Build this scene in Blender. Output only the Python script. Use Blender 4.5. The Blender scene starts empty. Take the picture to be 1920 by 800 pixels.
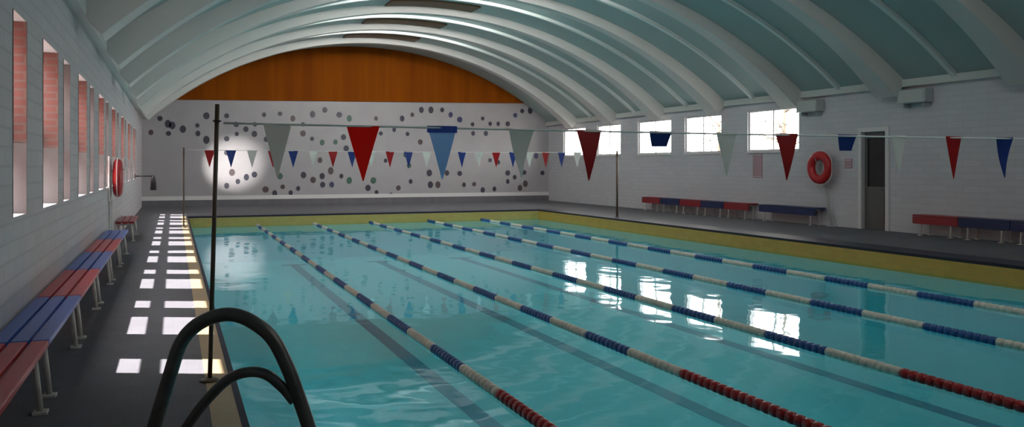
import bpy, bmesh, math, random
from mathutils import Vector, Matrix
random.seed(7)
S = bpy.context.scene
C = S.collection
PI = math.pi

# ------------------------------------------------------------------ helpers
def link(name, bm, mats, parent=None, smooth=False):
    me = bpy.data.meshes.new(name)
    bmesh.ops.recalc_face_normals(bm, faces=bm.faces)
    bm.to_mesh(me); bm.free()
    if not isinstance(mats, (list, tuple)): mats = [mats]
    for m in mats: me.materials.append(m)
    if smooth:
        for p in me.polygons: p.use_smooth = True
    o = bpy.data.objects.new(name, me)
    C.objects.link(o)
    if parent is not None: o.parent = parent
    return o

def thing(name, label, cat, loc=(0, 0, 0), rz=0.0, group=None):
    o = bpy.data.objects.new(name, None)
    o.empty_display_size = 0.1
    C.objects.link(o)
    o.location = loc; o.rotation_euler = (0, 0, rz)
    o['label'] = label; o['category'] = cat
    if group: o['group'] = group
    return o

def struct(o, label=None):
    o['kind'] = 'structure'
    if label: o['label'] = label
    return o

def copy_tree(o, parent=None):
    c = o.copy(); C.objects.link(c)
    if parent is not None: c.parent = parent
    for ch in list(o.children): copy_tree(ch, c)
    return c

def box(bm, x0, x1, y0, y1, z0, z1, mi=0):
    v = [bm.verts.new((x, y, z)) for x in (x0, x1) for y in (y0, y1) for z in (z0, z1)]
    for f in ((0, 1, 3, 2), (4, 6, 7, 5), (0, 4, 5, 1), (2, 3, 7, 6), (0, 2, 6, 4), (1, 5, 7, 3)):
        fc = bm.faces.new([v[i] for i in f]); fc.material_index = mi

def rbox(bm, x0, x1, y0, y1, z0, z1, r=0.008, seg=2):
    b2 = bmesh.new(); box(b2, x0, x1, y0, y1, z0, z1)
    bmesh.ops.bevel(b2, geom=b2.edges[:], offset=r, segments=seg, affect='EDGES', profile=0.6)
    tmp = bpy.data.meshes.new('t'); b2.to_mesh(tmp); b2.free(); bm.from_mesh(tmp); bpy.data.meshes.remove(tmp)

def tube(bm, pts, r, n=12, caps=True, mi=0):
    pts = [Vector(p) for p in pts]
    rs = r if isinstance(r, (list, tuple)) else [r] * len(pts)
    rings = []
    t0 = (pts[1] - pts[0]).normalized()
    up = Vector((0, 0, 1)) if abs(t0.z) < 0.9 else Vector((1, 0, 0))
    nrm = (up - t0 * up.dot(t0)).normalized()
    for i, p in enumerate(pts):
        a = pts[max(i - 1, 0)]; b = pts[min(i + 1, len(pts) - 1)]
        t = (b - a).normalized()
        nrm = (nrm - t * nrm.dot(t)).normalized()
        bi = t.cross(nrm)
        rings.append([bm.verts.new(p + (nrm * math.cos(2 * PI * k / n) + bi * math.sin(2 * PI * k / n)) * rs[i]) for k in range(n)])
    for a, b in zip(rings, rings[1:]):
        for k in range(n):
            f = bm.faces.new((a[k], a[(k + 1) % n], b[(k + 1) % n], b[k])); f.material_index = mi; f.smooth = True
    if caps:
        f = bm.faces.new(rings[0]); f.material_index = mi
        f = bm.faces.new(rings[-1]); f.material_index = mi

def torus(bm, c, R, r, axis='X', n=48, m=14, squash=1.0):
    rings = []
    for i in range(n):
        a = 2 * PI * i / n; ring = []
        for j in range(m):
            b = 2 * PI * j / m
            u = (R + r * math.cos(b)); w = r * math.sin(b) * squash
            p = {'X': (w, u * math.cos(a), u * math.sin(a)), 'Y': (u * math.cos(a), w, u * math.sin(a)), 'Z': (u * math.cos(a), u * math.sin(a), w)}[axis]
            ring.append(bm.verts.new(Vector(p) + Vector(c)))
        rings.append(ring)
    for i in range(n):
        for j in range(m):
            f = bm.faces.new((rings[i][j], rings[(i + 1) % n][j], rings[(i + 1) % n][(j + 1) % m], rings[i][(j + 1) % m])); f.smooth = True

def wall_cells(bm, axis_lo, axis_hi, y0, y1, z0, z1, holes):
    """box wall between X=axis_lo..axis_hi with rectangular holes (ya,yb,za,zb): piers full height, strips above/below."""
    ys = sorted({y0, y1} | {h[0] for h in holes} | {h[1] for h in holes})
    for a, b in zip(ys, ys[1:]):
        m = (a + b) / 2
        hs = sorted([(h[2], h[3]) for h in holes if h[0] < m < h[1]])
        z = z0
        for (p, q) in hs:
            if p > z: box(bm, axis_lo, axis_hi, a, b, z, p)
            z = q
        if z < z1: box(bm, axis_lo, axis_hi, a, b, z, z1)

# ------------------------------------------------------------------ materials
def mat(name, col, rough=0.5, metal=0.0, spec=0.5, noise=0.0, nscale=8.0, bump=0.0):
    m = bpy.data.materials.new(name); m.use_nodes = True
    nt = m.node_tree; b = nt.nodes['Principled BSDF']
    b.inputs['Base Color'].default_value = (*col, 1)
    b.inputs['Roughness'].default_value = rough
    b.inputs['Metallic'].default_value = metal
    b.inputs['Specular IOR Level'].default_value = spec
    if noise > 0 or bump > 0:
        tc = nt.nodes.new('ShaderNodeTexCoord'); n = nt.nodes.new('ShaderNodeTexNoise')
        n.inputs['Scale'].default_value = nscale; n.inputs['Detail'].default_value = 5
        nt.links.new(tc.outputs['Object'], n.inputs['Vector'])
        if noise > 0:
            r = nt.nodes.new('ShaderNodeMix'); r.data_type = 'RGBA'
            r.inputs[6].default_value = (*[c * (1 - noise) for c in col], 1)
            r.inputs[7].default_value = (*[min(1, c * (1 + noise)) for c in col], 1)
            nt.links.new(n.outputs['Fac'], r.inputs[0]); nt.links.new(r.outputs[2], b.inputs['Base Color'])
        if bump > 0:
            bp = nt.nodes.new('ShaderNodeBump'); bp.inputs['Strength'].default_value = bump; bp.inputs['Distance'].default_value = 0.02
            nt.links.new(n.outputs['Fac'], bp.inputs['Height']); nt.links.new(bp.outputs['Normal'], b.inputs['Normal'])
    return m

def brick_mat(name, c1, c2, cm, sx, sy, rough=0.55, mortar=0.012, axis='YZ', bump=0.25, spec=0.4):
    m = bpy.data.materials.new(name); m.use_nodes = True
    nt = m.node_tree; b = nt.nodes['Principled BSDF']
    tc = nt.nodes.new('ShaderNodeTexCoord'); sp = nt.nodes.new('ShaderNodeSeparateXYZ'); cb = nt.nodes.new('ShaderNodeCombineXYZ')
    nt.links.new(tc.outputs['Object'], sp.inputs[0])
    nt.links.new(sp.outputs[axis[0]], cb.inputs['X']); nt.links.new(sp.outputs[axis[1]], cb.inputs['Y'])
    t = nt.nodes.new('ShaderNodeTexBrick')
    t.inputs['Scale'].default_value = 1.0
    t.inputs['Brick Width'].default_value = sx; t.inputs['Row Height'].default_value = sy
    t.inputs['Mortar Size'].default_value = mortar
    t.inputs['Color1'].default_value = (*c1, 1); t.inputs['Color2'].default_value = (*c2, 1); t.inputs['Mortar'].default_value = (*cm, 1)
    nt.links.new(cb.outputs[0], t.inputs['Vector'])
    nt.links.new(t.outputs['Color'], b.inputs['Base Color'])
    bp = nt.nodes.new('ShaderNodeBump'); bp.inputs['Strength'].default_value = bump; bp.inputs['Distance'].default_value = 0.01; bp.invert = True
    nt.links.new(t.outputs['Fac'], bp.inputs['Height']); nt.links.new(bp.outputs['Normal'], b.inputs['Normal'])
    b.inputs['Roughness'].default_value = rough; b.inputs['Specular IOR Level'].default_value = spec
    return m

M = {}
M['wall_l'] = brick_mat('painted_brick_left', (0.62, 0.585, 0.61), (0.56, 0.53, 0.555), (0.50, 0.475, 0.49), 0.44, 0.15, rough=0.45)
M['wall_r'] = brick_mat('painted_brick_right', (0.57, 0.565, 0.60), (0.53, 0.53, 0.565), (0.50, 0.50, 0.53), 0.44, 0.15, rough=0.5, bump=0.1)
M['wall_b'] = mat('mosaic_ground', (0.36, 0.345, 0.36), 0.5, noise=0.10, nscale=1.5)
M['wall_f'] = mat('plaster_near', (0.55, 0.54, 0.55), 0.7)
M['deck'] = brick_mat('deck_tiles', (0.152, 0.148, 0.163), (0.168, 0.163, 0.178), (0.145, 0.141, 0.155), 0.2, 0.2, rough=0.7, mortar=0.004, axis='XY', bump=0.05, spec=0.04)
M['navy_tile'] = brick_mat('navy_edge_tiles', (0.022, 0.022, 0.045), (0.03, 0.03, 0.055), (0.02, 0.02, 0.03), 0.2, 0.1, rough=0.5, mortar=0.004, axis='YX', bump=0.05, spec=0.2)
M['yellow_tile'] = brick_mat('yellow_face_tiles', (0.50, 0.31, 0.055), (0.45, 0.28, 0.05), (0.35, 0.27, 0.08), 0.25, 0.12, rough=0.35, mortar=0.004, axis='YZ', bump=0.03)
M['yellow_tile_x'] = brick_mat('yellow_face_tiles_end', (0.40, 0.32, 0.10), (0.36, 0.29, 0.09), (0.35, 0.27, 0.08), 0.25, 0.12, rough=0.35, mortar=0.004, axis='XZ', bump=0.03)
M['cream'] = brick_mat('cream_coping_tiles', (0.44, 0.32, 0.19), (0.40, 0.285, 0.17), (0.33, 0.24, 0.15), 0.25, 0.22, rough=0.4, mortar=0.005, axis='YX', bump=0.05)
M['basin'] = brick_mat('basin_tiles', (0.20, 0.72, 0.80), (0.18, 0.69, 0.78), (0.16, 0.62, 0.72), 0.15, 0.15, rough=0.5, mortar=0.004, axis='XY', bump=0.02)
M['basin_line'] = mat('lane_marking_tile', (0.012, 0.25, 0.38), 0.5)
M['vault'] = mat('teal_vault_paint', (0.34, 0.425, 0.415), 0.6, noise=0.06, nscale=0.6)
M['rib'] = mat('grey_rib_paint', (0.58, 0.58, 0.56), 0.55, noise=0.05, nscale=1.2)
M['batten'] = mat('pale_batten_paint', (0.66, 0.72, 0.70), 0.5)
M['vent'] = mat('dark_brown_vent', (0.12, 0.062, 0.025), 0.6)
M['beam'] = mat('wall_head_beam_paint', (0.55, 0.57, 0.54), 0.5)
M['brick_red'] = brick_mat('red_brick_jamb', (0.21, 0.085, 0.075), (0.19, 0.075, 0.065), (0.19, 0.115, 0.105), 0.22, 0.075, rough=0.7, axis='XZ', bump=0.2)
M['brick_out'] = brick_mat('red_brick_blocker', (0.46, 0.19, 0.155), (0.40, 0.16, 0.13), (0.42, 0.3, 0.27), 0.22, 0.075, rough=0.8, axis='YZ', bump=0.2)
M['jamb'] = mat('grey_jamb_plaster', (0.16, 0.15, 0.155), 0.6, noise=0.1)
M['white_paint'] = mat('white_frame_paint', (0.66, 0.65, 0.65), 0.4)
M['grey_paint'] = mat('grey_door_paint', (0.11, 0.11, 0.105), 0.45)
M['dark_glass'] = mat('dark_door_glazing', (0.012, 0.012, 0.012), 0.12)
M['black'] = mat('black_metal', (0.02, 0.02, 0.022), 0.4)
M['post'] = mat('brown_post', (0.10, 0.065, 0.04), 0.4)
M['rail'] = mat('dark_stained_steel', (0.13, 0.12, 0.115), 0.33, metal=0.5, noise=0.5, nscale=9)
M['red'] = mat('red_painted_slat', (0.55, 0.03, 0.045), 0.32)
M['blue'] = mat('blue_painted_slat', (0.05, 0.13, 0.50), 0.32)
M['darkred'] = mat('crimson_slat', (0.26, 0.012, 0.02), 0.35)
M['navy'] = mat('navy_slat', (0.012, 0.025, 0.10), 0.35)
M['leg'] = mat('pale_leg_metal', (0.60, 0.58, 0.54), 0.4)
M['buoy'] = mat('orange_red_buoy', (0.46, 0.014, 0.018), 0.35)
M['float_red'] = mat('red_float', (0.33, 0.008, 0.012), 0.3)
M['float_blue'] = mat('blue_float', (0.01, 0.07, 0.25), 0.3)
M['float_white'] = mat('cream_float', (0.62, 0.60, 0.52), 0.4)
M['cord'] = mat('pale_cord', (0.75, 0.74, 0.71), 0.6)
M['heater'] = mat('grey_casing', (0.40, 0.43, 0.43), 0.4)
M['pink_sign'] = mat('mauve_sign', (0.42, 0.27, 0.31), 0.5)
M['ground'] = mat('outdoor_paving', (0.42, 0.40, 0.37), 0.9, noise=0.15, nscale=0.5)
M['bark'] = mat('bark', (0.16, 0.12, 0.09), 0.9)

def cloth(name, col, trans=0.45):
    m = bpy.data.materials.new(name); m.use_nodes = True
    nt = m.node_tree; out = nt.nodes['Material Output']; b = nt.nodes['Principled BSDF']
    b.inputs['Base Color'].default_value = (*col, 1); b.inputs['Roughness'].default_value = 0.5
    t = nt.nodes.new('ShaderNodeBsdfTranslucent'); t.inputs['Color'].default_value = (*col, 1)
    x = nt.nodes.new('ShaderNodeMixShader'); x.inputs[0].default_value = trans
    nt.links.new(b.outputs[0], x.inputs[1]); nt.links.new(t.outputs[0], x.inputs[2]); nt.links.new(x.outputs[0], out.inputs['Surface'])
    return m
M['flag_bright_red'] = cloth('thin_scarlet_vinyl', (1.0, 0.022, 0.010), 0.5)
M['flag_red'] = cloth('red_vinyl', (0.42, 0.006, 0.010), 0.3)
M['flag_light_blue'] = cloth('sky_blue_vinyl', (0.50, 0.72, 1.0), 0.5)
M['flag_blue'] = cloth('navy_vinyl', (0.02, 0.05, 0.26), 0.3)
M['flag_white'] = cloth('white_vinyl', (0.80, 0.79, 0.76), 0.5)
M['flag_hem'] = cloth('blue_hem', (0.06, 0.12, 0.55), 0.3)
M['leaf'] = cloth('leaf_green', (0.035, 0.045, 0.03), 0.3)

def front_only(nt, fr, mix):
    # reflect on the outer side only: the straight-through model must not totally reflect from inside
    ge = nt.nodes.new('ShaderNodeNewGeometry'); iv = nt.nodes.new('ShaderNodeMath'); iv.operation = 'SUBTRACT'; iv.inputs[0].default_value = 1.0
    mu = nt.nodes.new('ShaderNodeMath'); mu.operation = 'MULTIPLY'
    nt.links.new(ge.outputs['Backfacing'], iv.inputs[1]); nt.links.new(fr.outputs[0], mu.inputs[0]); nt.links.new(iv.outputs[0], mu.inputs[1])
    nt.links.new(mu.outputs[0], mix.inputs[0])
def glass(name, tint, rough=0.0, frost=0.0):
    m = bpy.data.materials.new(name); m.use_nodes = True
    nt = m.node_tree; nt.nodes.remove(nt.nodes['Principled BSDF']); out = nt.nodes['Material Output']
    tr = nt.nodes.new('ShaderNodeBsdfTransparent'); tr.inputs[0].default_value = (*tint, 1)
    gl = nt.nodes.new('ShaderNodeBsdfGlossy'); gl.inputs['Roughness'].default_value = rough
    fr = nt.nodes.new('ShaderNodeFresnel'); fr.inputs['IOR'].default_value = 1.45
    a = nt.nodes.new('ShaderNodeMixShader')
    src = tr
    if frost > 0:
        tl = nt.nodes.new('ShaderNodeBsdfTranslucent'); tl.inputs[0].default_value = (*tint, 1)
        f = nt.nodes.new('ShaderNodeMixShader'); f.inputs[0].default_value = frost
        nt.links.new(tr.outputs[0], f.inputs[1]); nt.links.new(tl.outputs[0], f.inputs[2]); src = f
    front_only(nt, fr, a)
    nt.links.new(src.outputs[0], a.inputs[1]); nt.links.new(gl.outputs[0], a.inputs[2])
    nt.links.new(a.outputs[0], out.inputs['Surface'])
    return m
M['glass'] = glass('window_glass', (0.95, 0.95, 0.95))
M['frosted'] = glass('frosted_glass', (0.92, 0.90, 0.91), 0.2, 0.30)

def water_mat():
    m = bpy.data.materials.new('pool_water'); m.use_nodes = True
    nt = m.node_tree; nt.nodes.remove(nt.nodes['Principled BSDF']); out = nt.nodes['Material Output']
    tr = nt.nodes.new('ShaderNodeBsdfTransparent'); tr.inputs[0].default_value = (0.62, 0.95, 0.97, 1)
    gl = nt.nodes.new('ShaderNodeBsdfGlossy'); gl.inputs['Roughness'].default_value = 0.035
    gl.inputs['Color'].default_value = (0.9, 0.97, 1, 1)
    fr = nt.nodes.new('ShaderNodeFresnel'); fr.inputs['IOR'].default_value = 1.33
    mx = nt.nodes.new('ShaderNodeMixShader')
    tc = nt.nodes.new('ShaderNodeTexCoord')
    mp = nt.nodes.new('ShaderNodeMapping'); mp.inputs['Scale'].default_value = (1.0, 0.8, 1)
    n1 = nt.nodes.new('ShaderNodeTexNoise'); n1.inputs['Scale'].default_value = 0.9; n1.inputs['Detail'].default_value = 2.0
    n2 = nt.nodes.new('ShaderNodeTexNoise'); n2.inputs['Scale'].default_value = 4.0; n2.inputs['Detail'].default_value = 1.0
    ad = nt.nodes.new('ShaderNodeMath'); ad.operation = 'MULTIPLY_ADD'; ad.inputs[1].default_value = 0.10
    nt.links.new(tc.outputs['Object'], mp.inputs[0]); nt.links.new(mp.outputs[0], n1.inputs['Vector']); nt.links.new(mp.outputs[0], n2.inputs['Vector'])
    nt.links.new(n2.outputs['Fac'], ad.inputs[0]); nt.links.new(n1.outputs['Fac'], ad.inputs[2])
    bp = nt.nodes.new('ShaderNodeBump'); bp.inputs['Strength'].default_value = 1.0; bp.inputs['Distance'].default_value = 0.013
    nt.links.new(ad.outputs[0], bp.inputs['Height'])
    for s in (gl, fr): nt.links.new(bp.outputs['Normal'], s.inputs['Normal'])
    front_only(nt, fr, mx)
    nt.links.new(tr.outputs[0], mx.inputs[1]); nt.links.new(gl.outputs[0], mx.inputs[2])
    nt.links.new(mx.outputs[0], out.inputs['Surface'])
    return m
M['water'] = water_mat()

def gable_mat():
    m = bpy.data.materials.new('brown_gable_boards'); m.use_nodes = True
    nt = m.node_tree; b = nt.nodes['Principled BSDF']
    tc = nt.nodes.new('ShaderNodeTexCoord'); mp = nt.nodes.new('ShaderNodeMapping'); mp.inputs['Scale'].default_value = (1.1, 0.1, 0.05)
    n = nt.nodes.new('ShaderNodeTexNoise'); n.inputs['Scale'].default_value = 2.0; n.inputs['Detail'].default_value = 2
    cr = nt.nodes.new('ShaderNodeValToRGB')
    cr.color_ramp.elements[0].position = 0.3; cr.color_ramp.elements[0].color = (0.185, 0.038, 0.0, 1)
    cr.color_ramp.elements[1].position = 0.7; cr.color_ramp.elements[1].color = (0.25, 0.060, 0.0, 1)
    nt.links.new(tc.outputs['Object'], mp.inputs[0]); nt.links.new(mp.outputs[0], n.inputs['Vector']); nt.links.new(n.outputs['Fac'], cr.inputs[0])
    nt.links.new(cr.outputs[0], b.inputs['Base Color']); b.inputs['Roughness'].default_value = 0.75; b.inputs['Specular IOR Level'].default_value = 0.1
    return m
M['gable'] = gable_mat()

# ------------------------------------------------------------------ dimensions (metres)
XL, XR = -1.2, 17.0            # side walls (inner faces)
YN, YE = -3.0, 38.0            # near and far end walls (inner faces)
PX0, PX1 = 0.45, 13.0          # pool
PY0, PY1 = 2.0, 30.0
ZW = -0.33                     # water level
ZB = -1.55                     # basin floor
ZS = 3.75                      # springing of the vault
XC = (XL + XR) / 2
R = 14.36; ZC = 7.0 - R        # vault circle
def vz(x, r=R): return ZC + math.sqrt(max(r * r - (x - XC) ** 2, 0))

# ------------------------------------------------------------------ setting: floor, basin, water
bm = bmesh.new()
D0 = -0.35
box(bm, XL - 0.25, PX0 - 0.22, YN - 0.2, YE + 0.2, D0, 0)
box(bm, PX0 - 0.22, PX1 + 0.75, PY1 + 0.35, YE + 0.2, D0, 0)
box(bm, PX0 - 0.22, PX1 + 0.75, YN - 0.2, PY0 - 0.3, D0, 0)
box(bm, PX1 + 0.75, XR + 0.25, YN - 0.2, YE + 0.2, D0, 0)
struct(link('floor', bm, M['deck']))
bm = bmesh.new()   # cream coping along the ladder side
box(bm, PX0 - 0.22, PX0 - 0.045, PY0 - 0.3, PY1 + 0.35, D0, 0.004)
struct(link('trim_1', bm, M['cream']), 'cream coping strip along the pool edge by the wall benches')
bm = bmesh.new()
box(bm, PX0 - 0.045, PX0, PY0, PY1 + 0.02, D0, 0.006)
box(bm, PX0 - 0.045, PX1 + 0.02, PY1 + 0.001, PY1 + 0.35, -0.05, 0.006)
box(bm, PX1 + 0.001, PX1 + 0.75, PY0 - 0.3, PY1 + 0.35, -0.05, 0.006)
box(bm, PX0 - 0.045, PX1 + 0.02, PY0 - 0.3, PY0 - 0.001, -0.05, 0.006)
struct(link('trim_2', bm, M['navy_tile']), 'dark navy tile band around the pool edge')
bm = bmesh.new()
box(bm, PX0 - 0.3, PX0, PY0 - 0.3, PY1 + 0.3, ZB - 0.2, D0 - 0.001)
box(bm, PX0, PX1, PY1, PY1 + 0.3, ZB - 0.2, ZW - 0.05)
box(bm, PX0, PX1, PY0 - 0.3, PY0, ZB - 0.2, ZW - 0.05)
box(bm, PX1, PX1 + 0.3, PY0 - 0.3, PY1 + 0.3, ZB - 0.2, ZW - 0.05)
box(bm, PX0, PX1, PY0, PY1, ZB - 0.2, ZB)
basin = struct(link('pool_basin', bm, M['basin']), 'pale turquoise tiled pool basin under the water')
bm = bmesh.new()
for x in (3.65, 6.45, 9.35):
    box(bm, x - 0.13, x + 0.13, PY0 + 1.5, PY1 - 1.5, ZB, ZB + 0.004)
    box(bm, x - 0.4, x + 0.4, PY1 - 1.7, PY1 - 1.45, ZB, ZB + 0.004)
link('lane_marking', bm, M['basin_line'], basin)
bm = bmesh.new()
box(bm, PX1, PX1 + 0.3, PY0 - 0.3, PY1 + 0.3, ZW - 0.05, -0.051)
link('edge_face', bm, M['yellow_tile'], basin)['label'] = 'yellow tiled face above the water along the bench side'
bm = bmesh.new()
box(bm, PX0, PX1, PY1, PY1 + 0.3, ZW - 0.05, -0.051)
box(bm, PX0, PX1, PY0 - 0.3, PY0, ZW - 0.05, -0.051)
link('edge_face', bm, M['yellow_tile_x'], basin)['label'] = 'yellow tiled face above the water at the pool end'
bm = bmesh.new()
vs = [bm.verts.new(p) for p in ((PX0, PY0, ZW), (PX1, PY0, ZW), (PX1, PY1, ZW), (PX0, PY1, ZW))]
bm.faces.new(vs)
struct(link('water', bm, M['water']), 'clear turquoise pool water with gentle ripples')

# ------------------------------------------------------------------ walls and windows
WT = 0.25
LZ0, LZ1 = 1.24, 2.92
left_windows = []
for k in range(8):
    e = 8.6 + 3.4 * k
    if k > 0: left_windows.append((e - 2.45, e - 1.25))
    left_windows.append((e - 0.75, e - 0.05))
holes = [(a, b, LZ0, LZ1) for a, b in left_windows]
bm = bmesh.new(); wall_cells(bm, XL - WT, XL, YN, YE, D0, ZS, holes)
struct(link('wall_left', bm, M['wall_l']))
right_windows = [(20.1, 22.5), (23.9, 26.1), (27.0, 29.4), (30.8, 32.9), (34.0, 36.3)]
RZ0, RZ1 = 2.12, 3.42
DY0, DY1, DZ = 16.80, 17.62, 2.56
bm = bmesh.new()
wall_cells(bm, XR, XR + WT, YN, YE, D0, ZS, [(a, b, RZ0, RZ1) for a, b in right_windows] + [(DY0, DY1, 0.0, DZ)])
struct(link('wall_right', bm, M['wall_r']))
bm = bmesh.new(); box(bm, XL - WT, XR + WT, YN - 0.2, YN, D0, 7.4)
struct(link('wall_front', bm, M['wall_f']))
bm = bmesh.new(); box(bm, XL - WT, XR + WT, YE, YE + 0.2, D0, 7.4)
wall_back = struct(link('wall_back', bm, M['wall_b']))

def portal(name, loc, sx, sy, rot):
    l = bpy.data.lights.new(name, 'AREA'); l.shape = 'RECTANGLE'; l.size = sx; l.size_y = sy; l.energy = 1
    l.cycles.is_portal = True
    o = bpy.data.objects.new(name, l); C.objects.link(o); o.location = loc; o.rotation_euler = rot
    return o

nwin = 0
for y0, y1 in left_windows:
    nwin += 1
    bm = bmesh.new(); xf0, xf1 = XL - 0.235, XL - 0.195
    fw = 0.04
    box(bm, xf0, xf1, y0, y1, LZ1 - fw, LZ1); box(bm, xf0, xf1, y0, y1, LZ0, LZ0 + fw)
    box(bm, xf0, xf1, y0, y0 + fw, LZ0 + fw, LZ1 - fw); box(bm, xf0, xf1, y1 - fw, y1, LZ0 + fw, LZ1 - fw)
    box(bm, xf0, xf1, y0 + fw, y1 - fw, 1.88, 2.08)                     # transom
    w = struct(link('window_%d' % nwin, bm, M['white_paint']))
    g = bmesh.new(); box(g, xf0 + 0.012, xf0 + 0.018, y0 + fw, y1 - fw, 2.08, LZ1 - fw); link('upper_pane', g, M['glass'], w)
    g = bmesh.new(); box(g, xf0 + 0.012, xf0 + 0.018, y0 + fw, y1 - fw, LZ0 + fw, 1.88); link('lower_pane', g, M['glass'], w)
    g = bmesh.new()
    for ya, yb in ((y1 - 0.02, y1 + 0.002), (y0 - 0.002, y0 + 0.02)):
        box(g, XL - 0.194, XL + 0.004, ya, yb, 1.86, LZ1 - 0.001)
    link('upper_jamb', g, M['brick_red'] if y1 - y0 > 1 or y0 < 8 else M['jamb'], w)
    g = bmesh.new(); box(g, XL - 0.194, XL + 0.003, y1 - 0.018, y1 + 0.002, LZ0 + 0.001, 1.859); box(g, XL - 0.194, XL + 0.003, y0 - 0.002, y0 + 0.018, LZ0 + 0.001, 1.859)
    link('lower_jamb', g, M['jamb'], w)
    portal('window_daylight', (XL - 0.30, (y0 + y1) / 2, (LZ0 + LZ1) / 2), LZ1 - LZ0, y1 - y0, (0, -PI / 2, 0))
for a, b in right_windows:
    nwin += 1
    bm = bmesh.new(); x0, x1 = XR + 0.06, XR + 0.12; fw = 0.06
    box(bm, x0, x1, a, b, RZ0, RZ0 + fw); box(bm, x0, x1, a, b, RZ1 - fw, RZ1)
    box(bm, x0, x1, a, a + fw, RZ0 + fw, RZ1 - fw); box(bm, x0, x1, b - fw, b, RZ0 + fw, RZ1 - fw)
    mid = (a + b) / 2
    box(bm, x0, x1, mid - 0.025, mid + 0.025, RZ0 + fw, RZ1 - fw)
    w = struct(link('window_%d' % nwin, bm, M['white_paint']))
    g = bmesh.new(); box(g, XR + 0.085, XR + 0.093, a + fw, mid - 0.025, RZ0 + fw, RZ1 - fw); link('pane', g, M['glass'], w)
    g = bmesh.new(); box(g, XR + 0.085, XR + 0.093, mid + 0.025, b - fw, RZ0 + fw, RZ1 - fw); link('pane', g, M['glass'], w)
    g = bmesh.new(); box(g, XR - 0.04, XR + 0.05, a - 0.04, b + 0.04, RZ0 - 0.05, RZ0 - 0.001); link('window_sill', g, M['white_paint'], w)
    portal('window_daylight', (XR + 0.30, mid, (RZ0 + RZ1) / 2), RZ1 - RZ0, b - a, (0, PI / 2, 0))

# door in the right wall
bm = bmesh.new()
box(bm, XR - 0.05, XR + 0.2, DY0 - 0.11, DY0 - 0.001, 0, DZ + 0.11); box(bm, XR - 0.05, XR + 0.2, DY1 + 0.001, DY1 + 0.11, 0, DZ + 0.11)
box(bm, XR - 0.05, XR + 0.2, DY0 - 0.001, DY1 + 0.001, DZ + 0.001, DZ + 0.11)
door = struct(link('door_1', bm, M['white_paint']))
bm = bmesh.new()
box(bm, XR + 0.08, XR + 0.13, DY0, DY1, 0.0, 1.12); box(bm, XR + 0.08, XR + 0.13, DY0, DY1, 2.40, DZ)
box(bm, XR + 0.08, XR + 0.13, DY0, DY0 + 0.09, 1.12, 2.40); box(bm, XR + 0.08, XR + 0.13, DY1 - 0.09, DY1, 1.12, 2.40)
box(bm, XR + 0.06, XR + 0.08, DY0 + 0.14, DY1 - 0.14, 0.18, 0.95)
leaf = link('door_leaf', bm, M['grey_paint'], door)
bm = bmesh.new(); box(bm, XR + 0.095, XR + 0.11, DY0 + 0.09, DY1 - 0.09, 1.12, 2.40); link('glazing', bm, M['dark_glass'], leaf)
bm = bmesh.new(); tube(bm, [(XR + 0.08, DY0 + 0.06, 1.05), (XR + 0.02, DY0 + 0.06, 1.05), (XR + 0.02, DY0 + 0.18, 1.05)], 0.011); link('door_handle', bm, M['black'], leaf)

# head beams, baseboards
for i, (x0, x1) in enumerate(((XR - 0.14, XR), (XL, XL + 0.14))):
    bm = bmesh.new(); box(bm, x0, x1, YN, YE, ZS - 0.12, ZS + 0.06)
    struct(link('trim_%d' % (3 + i), bm, M['beam']), 'pale beam along the top of the side wall')
bm = bmesh.new(); box(bm, XL, XR, YE - 0.03, YE, 0, 0.25)
struct(link('baseboard_back', bm, M['deck']))
bm = bmesh.new(); box(bm, XL, XR, YE - 0.025, YE, 0.251, 0.42)
struct(link('trim_5', bm, M['white_paint']), 'white strip above the dark skirting of the end wall')

# ------------------------------------------------------------------ vault with ribs
A = math.asin((XR + WT - XC) / R)
def arc_strip(bm, r0, r1, y0f, y1f, a0, a1, n=72, mi=0):
    """closed arc slab between radii r0..r1 and y0f(a)..y1f(a)"""
    rows = []
    for i in range(n + 1):
        a = a0 + (a1 - a0) * i / n
        ya, yb = y0f(a), y1f(a)
        ra, rb = (r0(a) if callable(r0) else r0), r1
        rows.append([bm.verts.new((XC + r * math.sin(a), y, ZC + r * math.cos(a))) for r, y in ((ra, ya), (ra, yb), (rb, yb), (rb, ya))])
    for p, q in zip(rows, rows[1:]):
        for k in range(4):
            f = bm.faces.new((p[k], p[(k + 1) % 4], q[(k + 1) % 4], q[k])); f.material_index = mi
    bm.faces.new(rows[0]); bm.faces.new(rows[-1])
bm = bmesh.new()
arc_strip(bm, R, R + 0.25, lambda a: YN - 0.2, lambda a: YE + 0.2, -A, A)
ceiling = struct(link('ceiling', bm, M['vault']))
AR = math.asin((XR - 0.02 - XC) / R)
ribs = [1.7 + 3.7 * k for k in range(-1, 10)]
for y in ribs:
    bm = bmesh.new()
    wf = lambda a: 0.14 + 0.20 * (abs(a) / AR) ** 2
    arc_strip(bm, lambda a: R - 0.26 - 0.22 * (abs(a) / AR) ** 3, R, lambda a: y - wf(a), lambda a: y + wf(a), -AR, AR)
    link('ceiling_rib', bm, M['rib'], ceiling)
for y0, y1 in zip(ribs, ribs[1:]):
    bm = bmesh.new()
    ym = (y0 + y1) / 2
    arc_strip(bm, R - 0.10, R, lambda a: ym - 0.06, lambda a: ym + 0.06, -AR, AR)
    link('ceiling_batten', bm, M['batten'], ceiling)
for y in ribs[5:]:
    bm = bmesh.new()
    w = 1.5
    arc_strip(bm, R - 0.06, R, lambda a: y - 1.15, lambda a: y - 0.22, -w / R * 1.0, w / R * 1.0, n=16)
    link('ceiling_vent', bm, M['vent'], ceiling)

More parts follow.
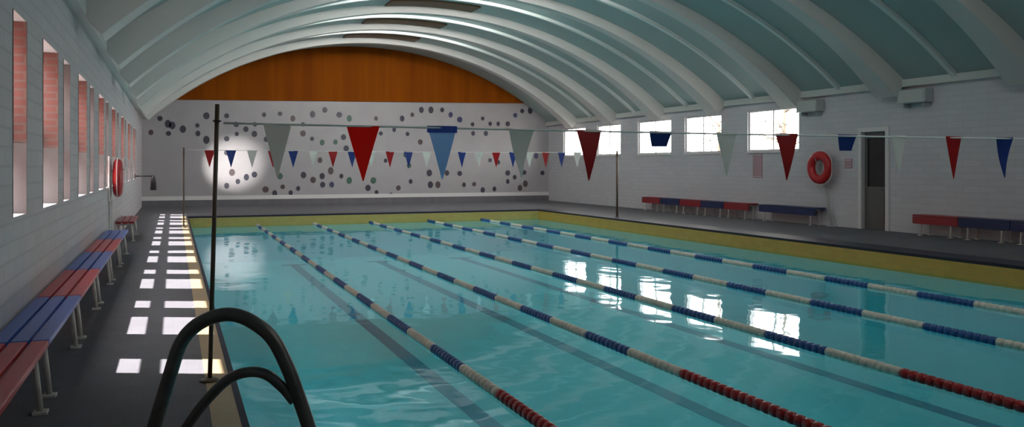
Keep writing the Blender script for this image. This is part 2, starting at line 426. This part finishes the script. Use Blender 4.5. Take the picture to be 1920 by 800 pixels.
def glow(name, e):
    m = bpy.data.materials.new(name); m.use_nodes = True; b_ = m.node_tree.nodes['Principled BSDF']
    b_.inputs['Emission Color'].default_value = (1.0, 0.96, 0.92, 1); b_.inputs['Emission Strength'].default_value = e
    return m
fill_dim, fill_full = glow('fill_glow_dimmed', 6.0), glow('fill_glow', 15.0)  # glowing strips added behind the ribs to brighten hall and crown
for i, y in enumerate(ribs[0:-1]):
    wl = 3.2 / R
    root = thing('fill_strip', 'curved glowing strip added as fill light behind a roof rib at the crown of the vault', 'fill light', (0, 0, 0), 0, 'added fill strips behind the roof ribs')
    yb = y + 0.16
    bm = bmesh.new(); arc_strip(bm, R - 0.23, R - 0.005, lambda a: yb, lambda a: yb + 0.05, -wl, wl, n=24); link('housing', bm, M['white_paint'], root)
    bm = bmesh.new(); arc_strip(bm, R - 0.20, R - 0.06, lambda a: yb + 0.051, lambda a: yb + 0.13, -wl * 0.98, wl * 0.98, n=24); link('tube', bm, fill_full if y > 18 else fill_dim, root)

bm = bmesh.new(); box(bm, XR + WT, XR + WT + 1.1, YN, YE, ZS - 0.05, ZS + 0.08)  # added overhang, out of view, cutting steep sky light on the deck
struct(link('trim_6', bm, M['beam']), 'eave added outside the bench wall to shade the deck from sky')
# gable panel and mosaic on the far end wall
def gz(x): return 4.42 + (x - 0.27) / 15.4 * 0.27
bm = bmesh.new()
xs = [XC - 8.15 + 16.3 * i / 96 for i in range(97)]
pts = [(x, gz(x), vz(x) + 0.05) for x in xs if vz(x) + 0.05 > gz(x) + 0.01]
fr = [[bm.verts.new((x, yy, z)) for z in (a, b)] for yy in (YE - 0.06, YE - 0.001) for x, a, b in pts]
n = len(pts)
for s in (0, n):
    for i in range(n - 1): bm.faces.new((fr[s + i][0], fr[s + i + 1][0], fr[s + i + 1][1], fr[s + i][1]))
for i in range(n - 1):
    bm.faces.new((fr[i][0], fr[i + 1][0], fr[n + i + 1][0], fr[n + i][0]))
link('gable_panel', bm, M['gable'], wall_back)['label'] = 'rust brown boarded gable under the vault'

# mosaic dots: (x, z) on the wall, worked out from the photograph
F, H, PSI = 1600.0, 1.65, math.atan(635 / 1600.0)
cs, sn = math.cos(PSI), math.sin(PSI)
def on_far_wall(px, py, Y=YE):
    dx = (px - 960) / F; d = Y / (cs - dx * sn)
    return d * (dx * cs + sn), H + d * (312 - py) / F
dots = [(425,217,0),(443,233,0),(461,242,0),(478,233,0),(495,215,0),(525,213,0),(549,222,1),(568,233,0),(586,214,0),(609,206,0),(636,215,0),
 (568,250,1),(585,260,0),(604,267,3),(629,266,3),(644,257,0),(425,260,0),(444,251,0),(477,251,0),(499,261,0),(425,286,0),(435,323,1),(446,340,0),
 (462,332,0),(477,327,0),(498,355,1),(515,362,0),(545,361,0),(559,353,0),(569,328,0),(587,337,1),(604,330,0),(605,346,0),(620,320,1),(622,346,2),
 (640,330,0),(655,338,3),(649,278,0),(425,348,0),(705,222,1),(714,250,0),(739,243,0),(764,251,0),(754,222,0),(773,215,1),(790,206,0),(808,206,0),
 (829,206,0),(845,215,2),(862,224,2),(886,233,0),(887,250,0),(788,266,1),(723,301,0),(767,310,3),(805,324,0),(838,324,0),(862,325,0),(807,346,0),
 (821,346,1),(747,352,1),(770,340,0),(706,360,0),(733,365,0),(889,345,1),(905,222,0),(919,232,0),(934,232,0),(952,232,0),(966,216,2),(979,208,0),
 (994,207,0),(911,250,0),(1028,250,0),(919,300,0),(934,304,0),(952,324,0),(952,340,0),(983,323,0),(1017,324,0),(1005,292,2),(985,344,1),(965,332,0),
 (927,354,0),(905,356,0),(300,222,0),(315,232,0),(323,235,0),(343,242,0),(283,248,1),(316,250,0),(370,235,0),(371,250,0),(387,217,0),(387,262,0),
 (700,338,3),(530,350,1),(668,250,3),(655,222,3),(690,352,0),(975,352,1),(870,346,0),(540,240,4),(525,330,3),(760,290,3),(600,300,1),(683,262,1)]
bm = bmesh.new()
for (px, py, ci) in dots:
    x, z = on_far_wall(px, py)
    if not (XL + 0.15 < x < XR - 0.15): continue
    r = random.uniform(0.085, 0.13); rz = r * random.uniform(1.0, 1.35)
    ring = [[bm.verts.new((x + r * math.cos(2 * PI * k / 14), yy, z + rz * math.sin(2 * PI * k / 14))) for k in range(14)] for yy in (YE - 0.012, YE - 0.0005)]
    f = bm.faces.new(ring[0]); f.material_index = ci
    for k in range(14):
        f = bm.faces.new((ring[0][k], ring[0][(k + 1) % 14], ring[1][(k + 1) % 14], ring[1][k])); f.material_index = ci
mosaic = [mat('slate_mosaic', (0.035, 0.035, 0.055), 0.4), mat('umber_mosaic', (0.08, 0.055, 0.06), 0.4), mat('indigo_mosaic', (0.045, 0.045, 0.12), 0.4),
          mat('green_mosaic', (0.045, 0.11, 0.08), 0.4), mat('ochre_mosaic', (0.45, 0.38, 0.25), 0.4)]
link('mosaic_dots', bm, mosaic, wall_back)['label'] = 'waves of dark mosaic dots on the pale end wall'

# ------------------------------------------------------------------ benches
def make_bench(L, depth, zt, m, ml, nslat=3, sign=1, apron=0.0):
    """origin at one end on the wall line; runs along +Y, seat reaches out along sign*X"""
    root = thing('bench', '', 'bench')
    gap = 0.022; sw = (depth - 0.03 - gap * (nslat - 1)) / nslat
    for i in range(nslat):
        b = bmesh.new(); a0 = 0.03 + i * (sw + gap)
        x0, x1 = sorted((sign * a0, sign * (a0 + sw)))
        rbox(b, x0, x1, 0.008, L - 0.008, zt - 0.045, zt, 0.008); link('slat', b, m, root)
    if apron:
        b = bmesh.new(); x0, x1 = sorted((sign * (depth - 0.03), sign * depth))
        rbox(b, x0, x1, 0.008, L - 0.008, zt - 0.05 - apron, zt - 0.05, 0.008); link('apron', b, m, root)
    for yy in (0.22, L - 0.22):
        b = bmesh.new()
        x0, x1 = sorted((sign * 0.03, sign * (depth - 0.035)))
        rbox(b, x0, x1, yy - 0.025, yy + 0.025, zt - 0.095, zt - 0.046, 0.006)
        xf, xb = sign * (depth - 0.06), sign * 0.08
        tube(b, [(xf, yy, zt - 0.09), (xf + sign * 0.035, yy, 0.012)], 0.02, 10)
        tube(b, [(xb, yy, zt - 0.09), (xb, yy, 0.012)], 0.02, 10)
        rbox(b, xf + sign * 0.035 - 0.045, xf + sign * 0.035 + 0.045, yy - 0.05, yy + 0.05, 0.0, 0.02, 0.004)
        rbox(b, xb - 0.04, xb + 0.04, yy - 0.05, yy + 0.05, 0.0, 0.02, 0.004)
        link('leg', b, ml, root)
    return root
lb_names = ['red', 'blue', 'red', 'blue', 'red', 'blue']
lb_labels = ['red slatted bench at the very front of the row under the brick jamb windows',
             'blue slatted bench second from the camera in the row along the window wall',
             'red slatted bench third from the camera in the row along the window wall',
             'blue slatted bench fourth from the camera in the row along the window wall',
             'red slatted bench fifth from the camera, just before the last blue bench',
             'blue slatted bench at the end of the unbroken row, nearest the lifebuoy stand']
lproto = {c: make_bench(2.22, 0.40, 0.45, M[c], M['leg']) for c in ('red', 'blue')}
used = set()
for i, c in enumerate(lb_names):
    o = lproto[c] if c not in used else copy_tree(lproto[c]); used.add(c)
    o.location = (XL, 4.46 + 2.23 * i, 0); o['label'] = lb_labels[i]; o['group'] = 'benches along the window wall'
o = make_bench(2.4, 0.40, 0.45, M['darkred'], M['leg']); o.location = (XL, 20.4, 0)
o['label'] = 'dull crimson bench standing alone past the lifebuoy on the window wall'; o['group'] = 'benches along the window wall'
rproto = {c: make_bench(1.29, 0.42, 0.50, M[c], M['leg'], 3, -1, 0.17) for c in ('darkred', 'navy')}
used = set()
rb = [(21.9, 'darkred', 'crimson bench at the camera end of the long five bench row under the windows'),
      (23.2, 'navy', 'navy bench next to the crimson bench that starts the five bench row'),
      (24.5, 'darkred', 'crimson bench in the middle of the five bench row under the windows'),
      (25.8, 'navy', 'navy bench second from the far end of the five bench row'),
      (27.1, 'darkred', 'crimson bench at the far end of the five bench row under the windows'),
      (14.3, 'darkred', 'crimson bench beside the dark door on the white wall'),
      (13.0, 'navy', 'navy bench adjoining the crimson bench beside the dark door'),
      (11.7, 'navy', 'navy bench at the edge of the picture, second after the crimson one by the door')]
for y, c, lab in rb:
    o = rproto[c] if c not in used else copy_tree(rproto[c]); used.add(c)
    o.location = (XR, y, 0); o['label'] = lab; o['group'] = 'benches along the white wall with the door'
o = make_bench(2.45, 0.42, 0.50, M['navy'], M['leg'], 3, -1, 0.17); o.location = (XR, 18.95, 0)
o['label'] = 'long navy bench standing alone between the five bench row and the round lifebuoy'; o['group'] = 'benches along the white wall with the door'

# ------------------------------------------------------------------ lane ropes
def make_rope(x, label, red_end=4.85):
    root = thing('lane_rope', label, 'lane rope', (x, PY0, ZW), 0, 'lane ropes across the pool')
    L = PY1 - PY0
    b = bmesh.new(); tube(b, [(0, 0, 0.015), (0, L, 0.015)], 0.007, 8); link('cable', b, M['cord'], root)
    def run(y0, y1, m, lab):
        b = bmesh.new(); n = max(1, int(round((y1 - y0) / 0.1))); st = (y1 - y0) / n; rr = 0.050
        for i in range(n):
            c = y0 + (i + 0.5) * st; h = st * 0.47
            tube(b, [(0, c - h, 0.015), (0, c - h * 0.8, 0.015), (0, c - h * 0.25, 0.015), (0, c + h * 0.25, 0.015), (0, c + h * 0.8, 0.015), (0, c + h, 0.015)],
                 [rr * 0.55, rr * 0.92, rr, rr, rr * 0.92, rr * 0.55], 12)
        link('float_section', b, m, root)['label'] = lab
    run(0.25, red_end, M['float_red'], 'run of red floats')
    y = red_end; k = 0
    while y < L - 0.3:
        y2 = min(y + 1.0, L - 0.15)
        run(y, y2, M['float_white'] if k % 2 == 0 else M['float_blue'], 'run of %s floats' % ('cream' if k % 2 == 0 else 'blue'))
        y = y2; k += 1
    for yy, s in ((0.0, 1), (L, -1)):
        b = bmesh.new(); tube(b, [(0, yy + s * 0.008, -0.03), (0, yy + s * 0.008, 0.06)], 0.012, 8); torus(b, (0, yy + s * 0.06, 0.015), 0.03, 0.008, 'X', 16, 8); link('end_hook', b, M['black'], root)
    return root
for x, re_, lab in ((2.62, 4.9, 'floating lane rope closest to the pool ladder'), (4.50, 4.95, 'second floating lane rope counted from the pool ladder'),
               (6.46, 4.2, 'middle floating lane rope, third of the five'), (8.60, 3.9, 'fourth floating lane rope counted from the pool ladder'),
               (10.65, 3.9, 'floating lane rope closest to the yellow pool edge by the door')):
    make_rope(x, lab, re_)

# ------------------------------------------------------------------ flag lines
def pennant(b, w, h, t=0.004, top=0.0, cut=1.0, sw=0.0):
    """triangle hanging down from z=top, gently bowed; cut<1 leaves a blunt short flag"""
    n = 8
    F_, B_ = [], []
    for i in range(n + 1):
        u = i / n * cut; z = top - h * u; hw = w / 2 * (1 - u * 0.97); bow = sw * math.sin(u * PI)
        F_.append((b.verts.new((-hw, bow - t / 2, z)), b.verts.new((hw, bow - t / 2, z))))
        B_.append((b.verts.new((-hw, bow + t / 2, z)), b.verts.new((hw, bow + t / 2, z))))
    for i in range(n):
        b.faces.new((F_[i][0], F_[i][1], F_[i + 1][1], F_[i + 1][0])); b.faces.new((B_[i][0], B_[i + 1][0], B_[i + 1][1], B_[i][1]))
        b.faces.new((F_[i][0], F_[i + 1][0], B_[i + 1][0], B_[i][0])); b.faces.new((F_[i][1], B_[i][1], B_[i + 1][1], F_[i + 1][1]))
    b.faces.new((F_[0][0], B_[0][0], B_[0][1], F_[0][1])); b.faces.new((F_[n][0], F_[n][1], B_[n][1], B_[n][0]))

YF = 6.95
def flag_x(px, Y):
    dx = (px - 960) / F; return Y * (dx * cs + sn) / (cs - dx * sn)
fl = thing('flag_line', 'near string of large red, blue and white pennants across the pool', 'flags', (0.26, YF, 0))
b = bmesh.new()
n = 40
tube(b, [(0.10 + 12.70 * i / n, 0, 1.985 - 0.02 * math.sin(PI * i / n)) for i in range(n + 1)], 0.008, 8)
link('cord', b, M['cord'], fl)
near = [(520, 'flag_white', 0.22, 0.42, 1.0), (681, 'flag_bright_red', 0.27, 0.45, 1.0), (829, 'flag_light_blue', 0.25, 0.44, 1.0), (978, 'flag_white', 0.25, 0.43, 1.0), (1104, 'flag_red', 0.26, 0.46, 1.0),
        (1239, 'flag_blue', 0.255, 0.40, 0.36), (1362, 'flag_white', 0.24, 0.42, 1.0), (1475, 'flag_red', 0.255, 0.47, 1.0), (1589, 'flag_blue', 0.26, 0.42, 0.40), (1686, 'flag_white', 0.22, 0.42, 1.0),
        (1788, 'flag_red', 0.26, 0.47, 1.0), (1884, 'flag_blue', 0.25, 0.46, 1.0)]
x1 = flag_x(1884, YF)
for k, c in enumerate(('flag_white', 'flag_red', 'flag_blue', 'flag_white', 'flag_red')):
    near.append((None, c, 0.26, 0.46, 1.0, x1 + 0.72 * (k + 1)))
names = {'flag_bright_red': 'bright scarlet pennant', 'flag_light_blue': 'pale blue pennant with a darker hem', 'flag_white': 'plain white pennant', 'flag_red': 'deep red pennant', 'flag_blue': 'navy blue pennant'}
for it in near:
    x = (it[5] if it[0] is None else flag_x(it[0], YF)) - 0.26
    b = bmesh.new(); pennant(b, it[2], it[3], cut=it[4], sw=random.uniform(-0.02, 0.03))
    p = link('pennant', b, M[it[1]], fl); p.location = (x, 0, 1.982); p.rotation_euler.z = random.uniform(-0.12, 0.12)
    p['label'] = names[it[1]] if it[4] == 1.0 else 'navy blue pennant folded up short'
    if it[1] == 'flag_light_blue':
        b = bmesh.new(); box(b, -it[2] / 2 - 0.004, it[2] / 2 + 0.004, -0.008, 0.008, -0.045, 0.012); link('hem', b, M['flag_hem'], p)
YG = 24.6
fg = thing('flag_line', 'far string of small red and blue pennants in front of the dotted end wall', 'flags', (0.26, YG, 0))
b = bmesh.new()
tube(b, [(0.10 + 12.70 * i / n, 0, 2.10 - 0.02 * math.sin(PI * i / n)) for i in range(n + 1)], 0.006, 8)
link('cord', b, M['cord'], fg)
x = flag_x(393, YG); k = 0
while x < 12.9:
    c = ('flag_red', 'flag_blue', 'flag_white')[k % 3]
    b = bmesh.new(); pennant(b, 0.27, 0.46, sw=random.uniform(-0.02, 0.03))
    p = link('pennant', b, M[c], fg); p.location = (x - 0.26, 0, 2.09); p.rotation_euler.z = random.uniform(-0.2, 0.2); p['label'] = names[c]
    x += 0.555; k += 1

def post(x, y, h, lean, r, label, cat='post'):
    root = thing('flag_post', label, cat, (x, y, 0))
    b = bmesh.new(); tube(b, [(0, 0, 0.0), (lean * 0.5, 0, h * 0.5), (lean, 0, h)], r, 12); link('pole', b, M['post'], root)
    b = bmesh.new(); tube(b, [(0, 0, 0.004), (0, 0, 0.018), (0, 0, 0.03)], [0.07, 0.07, 0.035], 20); link('base_plate', b, M['post'], root)
    b = bmesh.new(); torus(b, (lean * 0.95, 0, min(h - 0.06, 2.0)), r + 0.009, 0.007, 'Z', 16, 8); link('cord_ring', b, M['black'], root)
    return root
post(0.26, YF, 2.13, 0.055, 0.017, 'thin dark flag post on the coping beside the ladder rails')
post(PX1 + 0.2, YF, 2.13, 0, 0.021, 'flag post holding the near flag string on the door side of the pool')
post(0.26, YG, 2.16, 0.0, 0.021, 'distant flag post on the coping where the far flag string starts')
post(PX1 + 0.45, YG, 2.16, 0.0, 0.035, 'black flag post standing before the white wall under the windows')

# ------------------------------------------------------------------ pool ladder rails
def catmull(pts, n=10):
    P = [Vector(p) for p in pts]; P = [P[0] * 2 - P[1]] + P + [P[-1] * 2 - P[-2]]
    out = []
    for i in range(1, len(P) - 2):
        for k in range(n):
            t = k / n; a, b_, c, d = P[i - 1], P[i], P[i + 1], P[i + 2]
            out.append(0.5 * ((2 * b_) + (c - a) * t + (2 * a - 5 * b_ + 4 * c - d) * t * t + (3 * b_ - a - 3 * c + d) * t ** 3))
    out.append(P[-2]); return out
YL = 4.63
lad = thing('pool_ladder', 'dark steel pool ladder with two curved grab rails at the pool edge', 'ladder', (0, YL, 0))
def ladder_pt(px, py, d=4.40):
    dx = (px - 960) / F; return (d * (dx * cs + sn), d * (cs - dx * sn) - YL, H + d * (312 - py) / F)
outer_px = [(250, 935), (272, 860), (290, 797), (318, 705), (338, 645), (365, 612), (402, 593), (440, 590), (478, 606), (512, 636), (540, 690), (562, 750), (582, 810), (600, 880), (612, 960), (618, 1060)]
op = [Vector(ladder_pt(*p)) for p in outer_px]
op[0].z = 0.0
b = bmesh.new(); tube(b, catmull(op, 8), 0.036, 16); link('grab_rail', b, M['rail'], lad)
inner_px = [(300, 905), (330, 838), (360, 785), (396, 740), (432, 708), (468, 697), (500, 702), (530, 726), (552, 752)]
ip = [Vector(ladder_pt(*p)) for p in inner_px]
ip[0].z = 0.0
b = bmesh.new(); tube(b, catmull(ip, 8), 0.027, 16); link('brace_rail', b, M['rail'], lad)
for p, nm in ((op[0], 'foot_flange'), (ip[0], 'foot_flange')):
    b = bmesh.new(); tube(b, [(p.x, p.y, 0.001), (p.x, p.y, 0.014), (p.x, p.y, 0.026)], [0.075, 0.075, 0.045], 20); link(nm, b, M['rail'], lad)
for z in (-0.62, -0.90, -1.18):
    b = bmesh.new(); rbox(b, 0.53, 0.66, -0.26, 0.26, z - 0.015, z + 0.015, 0.006); link('tread', b, M['rail'], lad)

# ------------------------------------------------------------------ lifebuoys and stands
def lifebuoy(loc, Rr, rr, label, rz=0.0):
    root = thing('lifebuoy', label, 'lifebuoy', loc, rz)
    b = bmesh.new(); torus(b, (0, 0, 0), Rr - rr, rr, 'X', 56, 18, 0.8); link('ring', b, M['buoy'], root)
    b = bmesh.new()
    pts = []
    for i in range(65):
        a = 2 * PI * i / 64; w = abs(math.sin(2 * a)); pts.append((0, (Rr + 0.012 + 0.035 * w) * math.cos(a), (Rr + 0.012 + 0.035 * w) * math.sin(a)))
    tube(b, pts, 0.008, 6); link('grab_line', b, M['cord'], root)
    return root
lifebuoy((16.72, 18.92, 1.62), 0.46, 0.125, 'round red lifebuoy on a stand beside the dark door')
st = thing('lifebuoy_stand', 'leaning pale stand holding the round red lifebuoy by the door', 'stand', (16.75, 18.9, 0))
b = bmesh.new(); tube(b, [(0.12, -0.30, 0.0), (0.12, -0.14, 0.6), (0.12, 0.02, 1.25), (0.12, 0.02, 1.88)], 0.035, 12); link('pole', b, M['heater'], st)
b = bmesh.new(); tube(b, [(0.12, 0.02, 1.79), (0.0, 0.02, 1.80), (-0.16, 0.02, 1.79), (-0.19, 0.02, 1.88)], 0.012, 10); link('hook', b, M['heater'], st)
b = bmesh.new(); rbox(b, -0.02, 0.22, -0.40, -0.20, 0, 0.02); link('base_plate', b, M['heater'], st)
lifebuoy((XL + 0.16, 18.95, 1.42), 0.385, 0.105, 'red lifebuoy seen edge-on against the window wall', 0.0)
st = thing('lifebuoy_stand', 'white stand behind the edge-on red lifebuoy on the window wall', 'stand', (XL + 0.05, 18.95, 0))
b = bmesh.new(); rbox(b, -0.048, -0.015, -0.40, 0.40, 0.95, 1.85, 0.01); link('back_board', b, M['white_paint'], st)
b = bmesh.new(); tube(b, [(-0.02, -0.25, 0.0), (-0.02, -0.25, 0.97)], 0.022, 10); link('leg', b, M['white_paint'], st)
b = bmesh.new(); tube(b, [(-0.02, 0.25, 0.0), (-0.02, 0.25, 0.97)], 0.022, 10); link('leg', b, M['white_paint'], st)
b = bmesh.new(); tube(b, [(-0.02, 0, 1.57), (0.11, 0, 1.57), (0.225, 0, 1.57), (0.245, 0, 1.65)], 0.012, 8); link('peg', b, M['white_paint'], st)

# ------------------------------------------------------------------ small wall things
def wall_heater(y, label):
    root = thing('wall_heater', label, 'heater', (XR, y, 3.08), 0, 'grey boxes under the roof ribs')
    b = bmesh.new(); rbox(b, -0.30, -0.005, -0.42, 0.42, 0.12, 0.46, 0.03); link('casing', b, M['heater'], root)
    b = bmesh.new()
    for k in range(6): box(b, -0.305, -0.295, -0.36, 0.36, 0.16 + k * 0.045, 0.185 + k * 0.045)
    link('grille', b, M['beam'], root)
    for s in (-0.3, 0.3):
        b = bmesh.new(); rbox(b, -0.22, -0.002, s - 0.02, s + 0.02, 0.02, 0.115, 0.005); link('bracket', b, M['heater'], root)
wall_heater(15.75, 'grey box under the roof edge above the crimson bench by the door')
wall_heater(19.45, 'grey box under the roof edge above the round lifebuoy')
def sign(y0, y1, z0, z1, label):
    root = thing('wall_sign', label, 'sign', (XR - 0.003, (y0 + y1) / 2, z0), 0)
    b = bmesh.new(); rbox(b, -0.02, 0.0, -(y1 - y0) / 2, (y1 - y0) / 2, 0, z1 - z0, 0.004); link('board', b, M['pink_sign'], root)
    b = bmesh.new()
    w = (y1 - y0) / 2 - 0.03; h = z1 - z0
    box(b, -0.024, -0.021, -w, w, 0.03, 0.045); box(b, -0.024, -0.021, -w, w, h - 0.045, h - 0.03); link('border_strip', b, M['white_paint'], root)
sign(21.75, 22.2, 1.30, 2.05, 'tall mauve notice board below the window on the white wall')
sign(17.98, 18.25, 1.60, 1.86, 'small square mauve notice between the lifebuoy and the dark door')
# dark bracket near the far left corner, its hanging part shaped like a lamp
lp = thing('wall_bracket', 'small black bracket on an arm reaching out from the window wall', 'fill light', (XL, 31.0, 0))
b = bmesh.new(); tube(b, [(0.01, 0, 1.33), (0.58, 0, 1.33)], 0.022, 10); link('arm', b, M['black'], lp)
b = bmesh.new(); rbox(b, 0.0, 0.03, -0.08, 0.08, 1.24, 1.42, 0.006); link('wall_plate', b, M['black'], lp)
b = bmesh.new(); tube(b, [(0.58, 0, 1.36), (0.58, 0, 1.28), (0.58, 0.0, 1.2), (0.58, 0.0, 0.86)], [0.03, 0.06, 0.085, 0.10], 18); link('hanging_hook', b, M['black'], lp)
sl = bpy.data.lights.new('end_wall_spot', 'SPOT'); sl.energy = 1900; sl.spot_size = math.radians(21); sl.spot_blend = 1.0; sl.shadow_soft_size = 0.05; sl.color = (1, 0.95, 0.90)  # spot added for the bright patch on the end wall; no source known
so = bpy.data.objects.new('end_wall_spot', sl); C.objects.link(so); so.location = (XL + 0.72, 31.15, 1.25)
so.rotation_euler = (Vector((2.35, YE, 1.75)) - so.location).to_track_quat('-Z', 'Y').to_euler()

# ------------------------------------------------------------------ outside
bm = bmesh.new(); box(bm, -60, XL - WT - 0.001, -20, 70, -0.8, -0.3); box(bm, XR + WT + 0.001, 80, -20, 70, -0.8, -0.3)
struct(link('ground', bm, M['ground']))
nb = thing('sky_blocker', 'red brick block added outside the window wall to hold back sky light', 'blocker', (-6.6, 18.0, -0.3))  # added block that keeps sky light off the window jambs
bm = bmesh.new(); box(bm, -0.25, 0, -24, 26, 0, 7.6); link('wall', bm, M['brick_out'], nb)
bm = bmesh.new()
v = [bm.verts.new(p) for p in ((0.25, -24.2, 7.6), (0.25, 26.2, 7.6), (-3.0, 26.2, 9.2), (-3.0, -24.2, 9.2), (0.25, -24.2, 7.45), (0.25, 26.2, 7.45), (-3.0, 26.2, 9.05), (-3.0, -24.2, 9.05))]
for f in ((0, 1, 2, 3), (4, 7, 6, 5), (0, 4, 5, 1), (1, 5, 6, 2), (2, 6, 7, 3), (3, 7, 4, 0)): bm.faces.new([v[i] for i in f])
link('roof', bm, M['vent'], nb)
def tree(x, y, h, seed, label):
    rnd = random.Random(seed)
    root = thing('tree', label, 'tree', (x, y, -0.3), 0, 'trees outside the bench wall')
    b = bmesh.new()
    tube(b, [(0, 0, 0), (0.05, 0.05, h * 0.4), (-0.05, 0, h * 0.75), (0, 0.05, h)], [0.14, 0.10, 0.06, 0.02], 10)
    tips = []
    for k in range(14):
        z0 = h * rnd.uniform(0.35, 0.9); a = rnd.uniform(0, 2 * PI); L = rnd.uniform(0.6, 1.5)
        p1 = Vector((math.cos(a) * L * 0.5, math.sin(a) * L * 0.5, z0 + L * 0.25)); p2 = Vector((math.cos(a) * L, math.sin(a) * L, z0 + L * 0.6))
        tube(b, [(0, 0, z0), p1, p2], [0.035, 0.022, 0.008], 6); tips += [p1, p2]
    link('trunk', b, M['bark'], root, True)
    b = bmesh.new()
    for t in tips:
        for _ in range(14):
            c = t + Vector((rnd.gauss(0, 0.28), rnd.gauss(0, 0.28), rnd.gauss(0, 0.25)))
            u = Vector((rnd.gauss(0, 1), rnd.gauss(0, 1), rnd.gauss(0, 1))).normalized(); v = u.orthogonal().normalized()
            s = rnd.uniform(0.05, 0.10)
            q = [b.verts.new(c + p) for p in (-u * s, v * s * 0.5, u * s, -v * s * 0.5)]
            b.faces.new(q)
    link('foliage', b, M['leaf'], root)
tree(20.5, 28.9, 4.4, 1, 'slim tree outside the second window from the door')
tree(20.2, 24.6, 4.6, 2, 'slim tree outside the window closest to the round lifebuoy')

# ------------------------------------------------------------------ light
W = bpy.data.worlds.new('daylight'); S.world = W; W.use_nodes = True
bg = W.node_tree.nodes['Background']; bg.inputs['Color'].default_value = (1.0, 0.97, 0.93, 1); bg.inputs['Strength'].default_value = 6.0
sun = bpy.data.lights.new('sun', 'SUN'); sun.energy = 10.0; sun.angle = math.radians(0.6); sun.color = (1, 0.95, 0.93)
so = bpy.data.objects.new('sun', sun); C.objects.link(so)
so.rotation_euler = Vector((1.0, -0.45, -1.6)).to_track_quat('-Z', 'Y').to_euler()

# ------------------------------------------------------------------ camera
cam = bpy.data.cameras.new('camera'); co = bpy.data.objects.new('camera', cam); C.objects.link(co)
cam.sensor_width = 36; cam.lens = 36 * F / 1920; cam.shift_y = -88 / 1920.0; cam.clip_end = 300
co.location = (0, 0, H); co.rotation_euler = (PI / 2, 0, -PSI)
S.camera = co

S.view_settings.view_transform = 'Standard'; S.view_settings.look = 'None'
S.view_settings.exposure = 1.25; S.view_settings.gamma = 1.0; S.view_settings.use_curve_mapping = False
S.cycles.max_bounces = 16; S.cycles.diffuse_bounces = 10; S.cycles.glossy_bounces = 5; S.cycles.transparent_max_bounces = 16
S.cycles.caustics_reflective = False; S.cycles.caustics_refractive = False
S.cycles.sample_clamp_indirect = 6.0
S.cycles.use_denoising = True
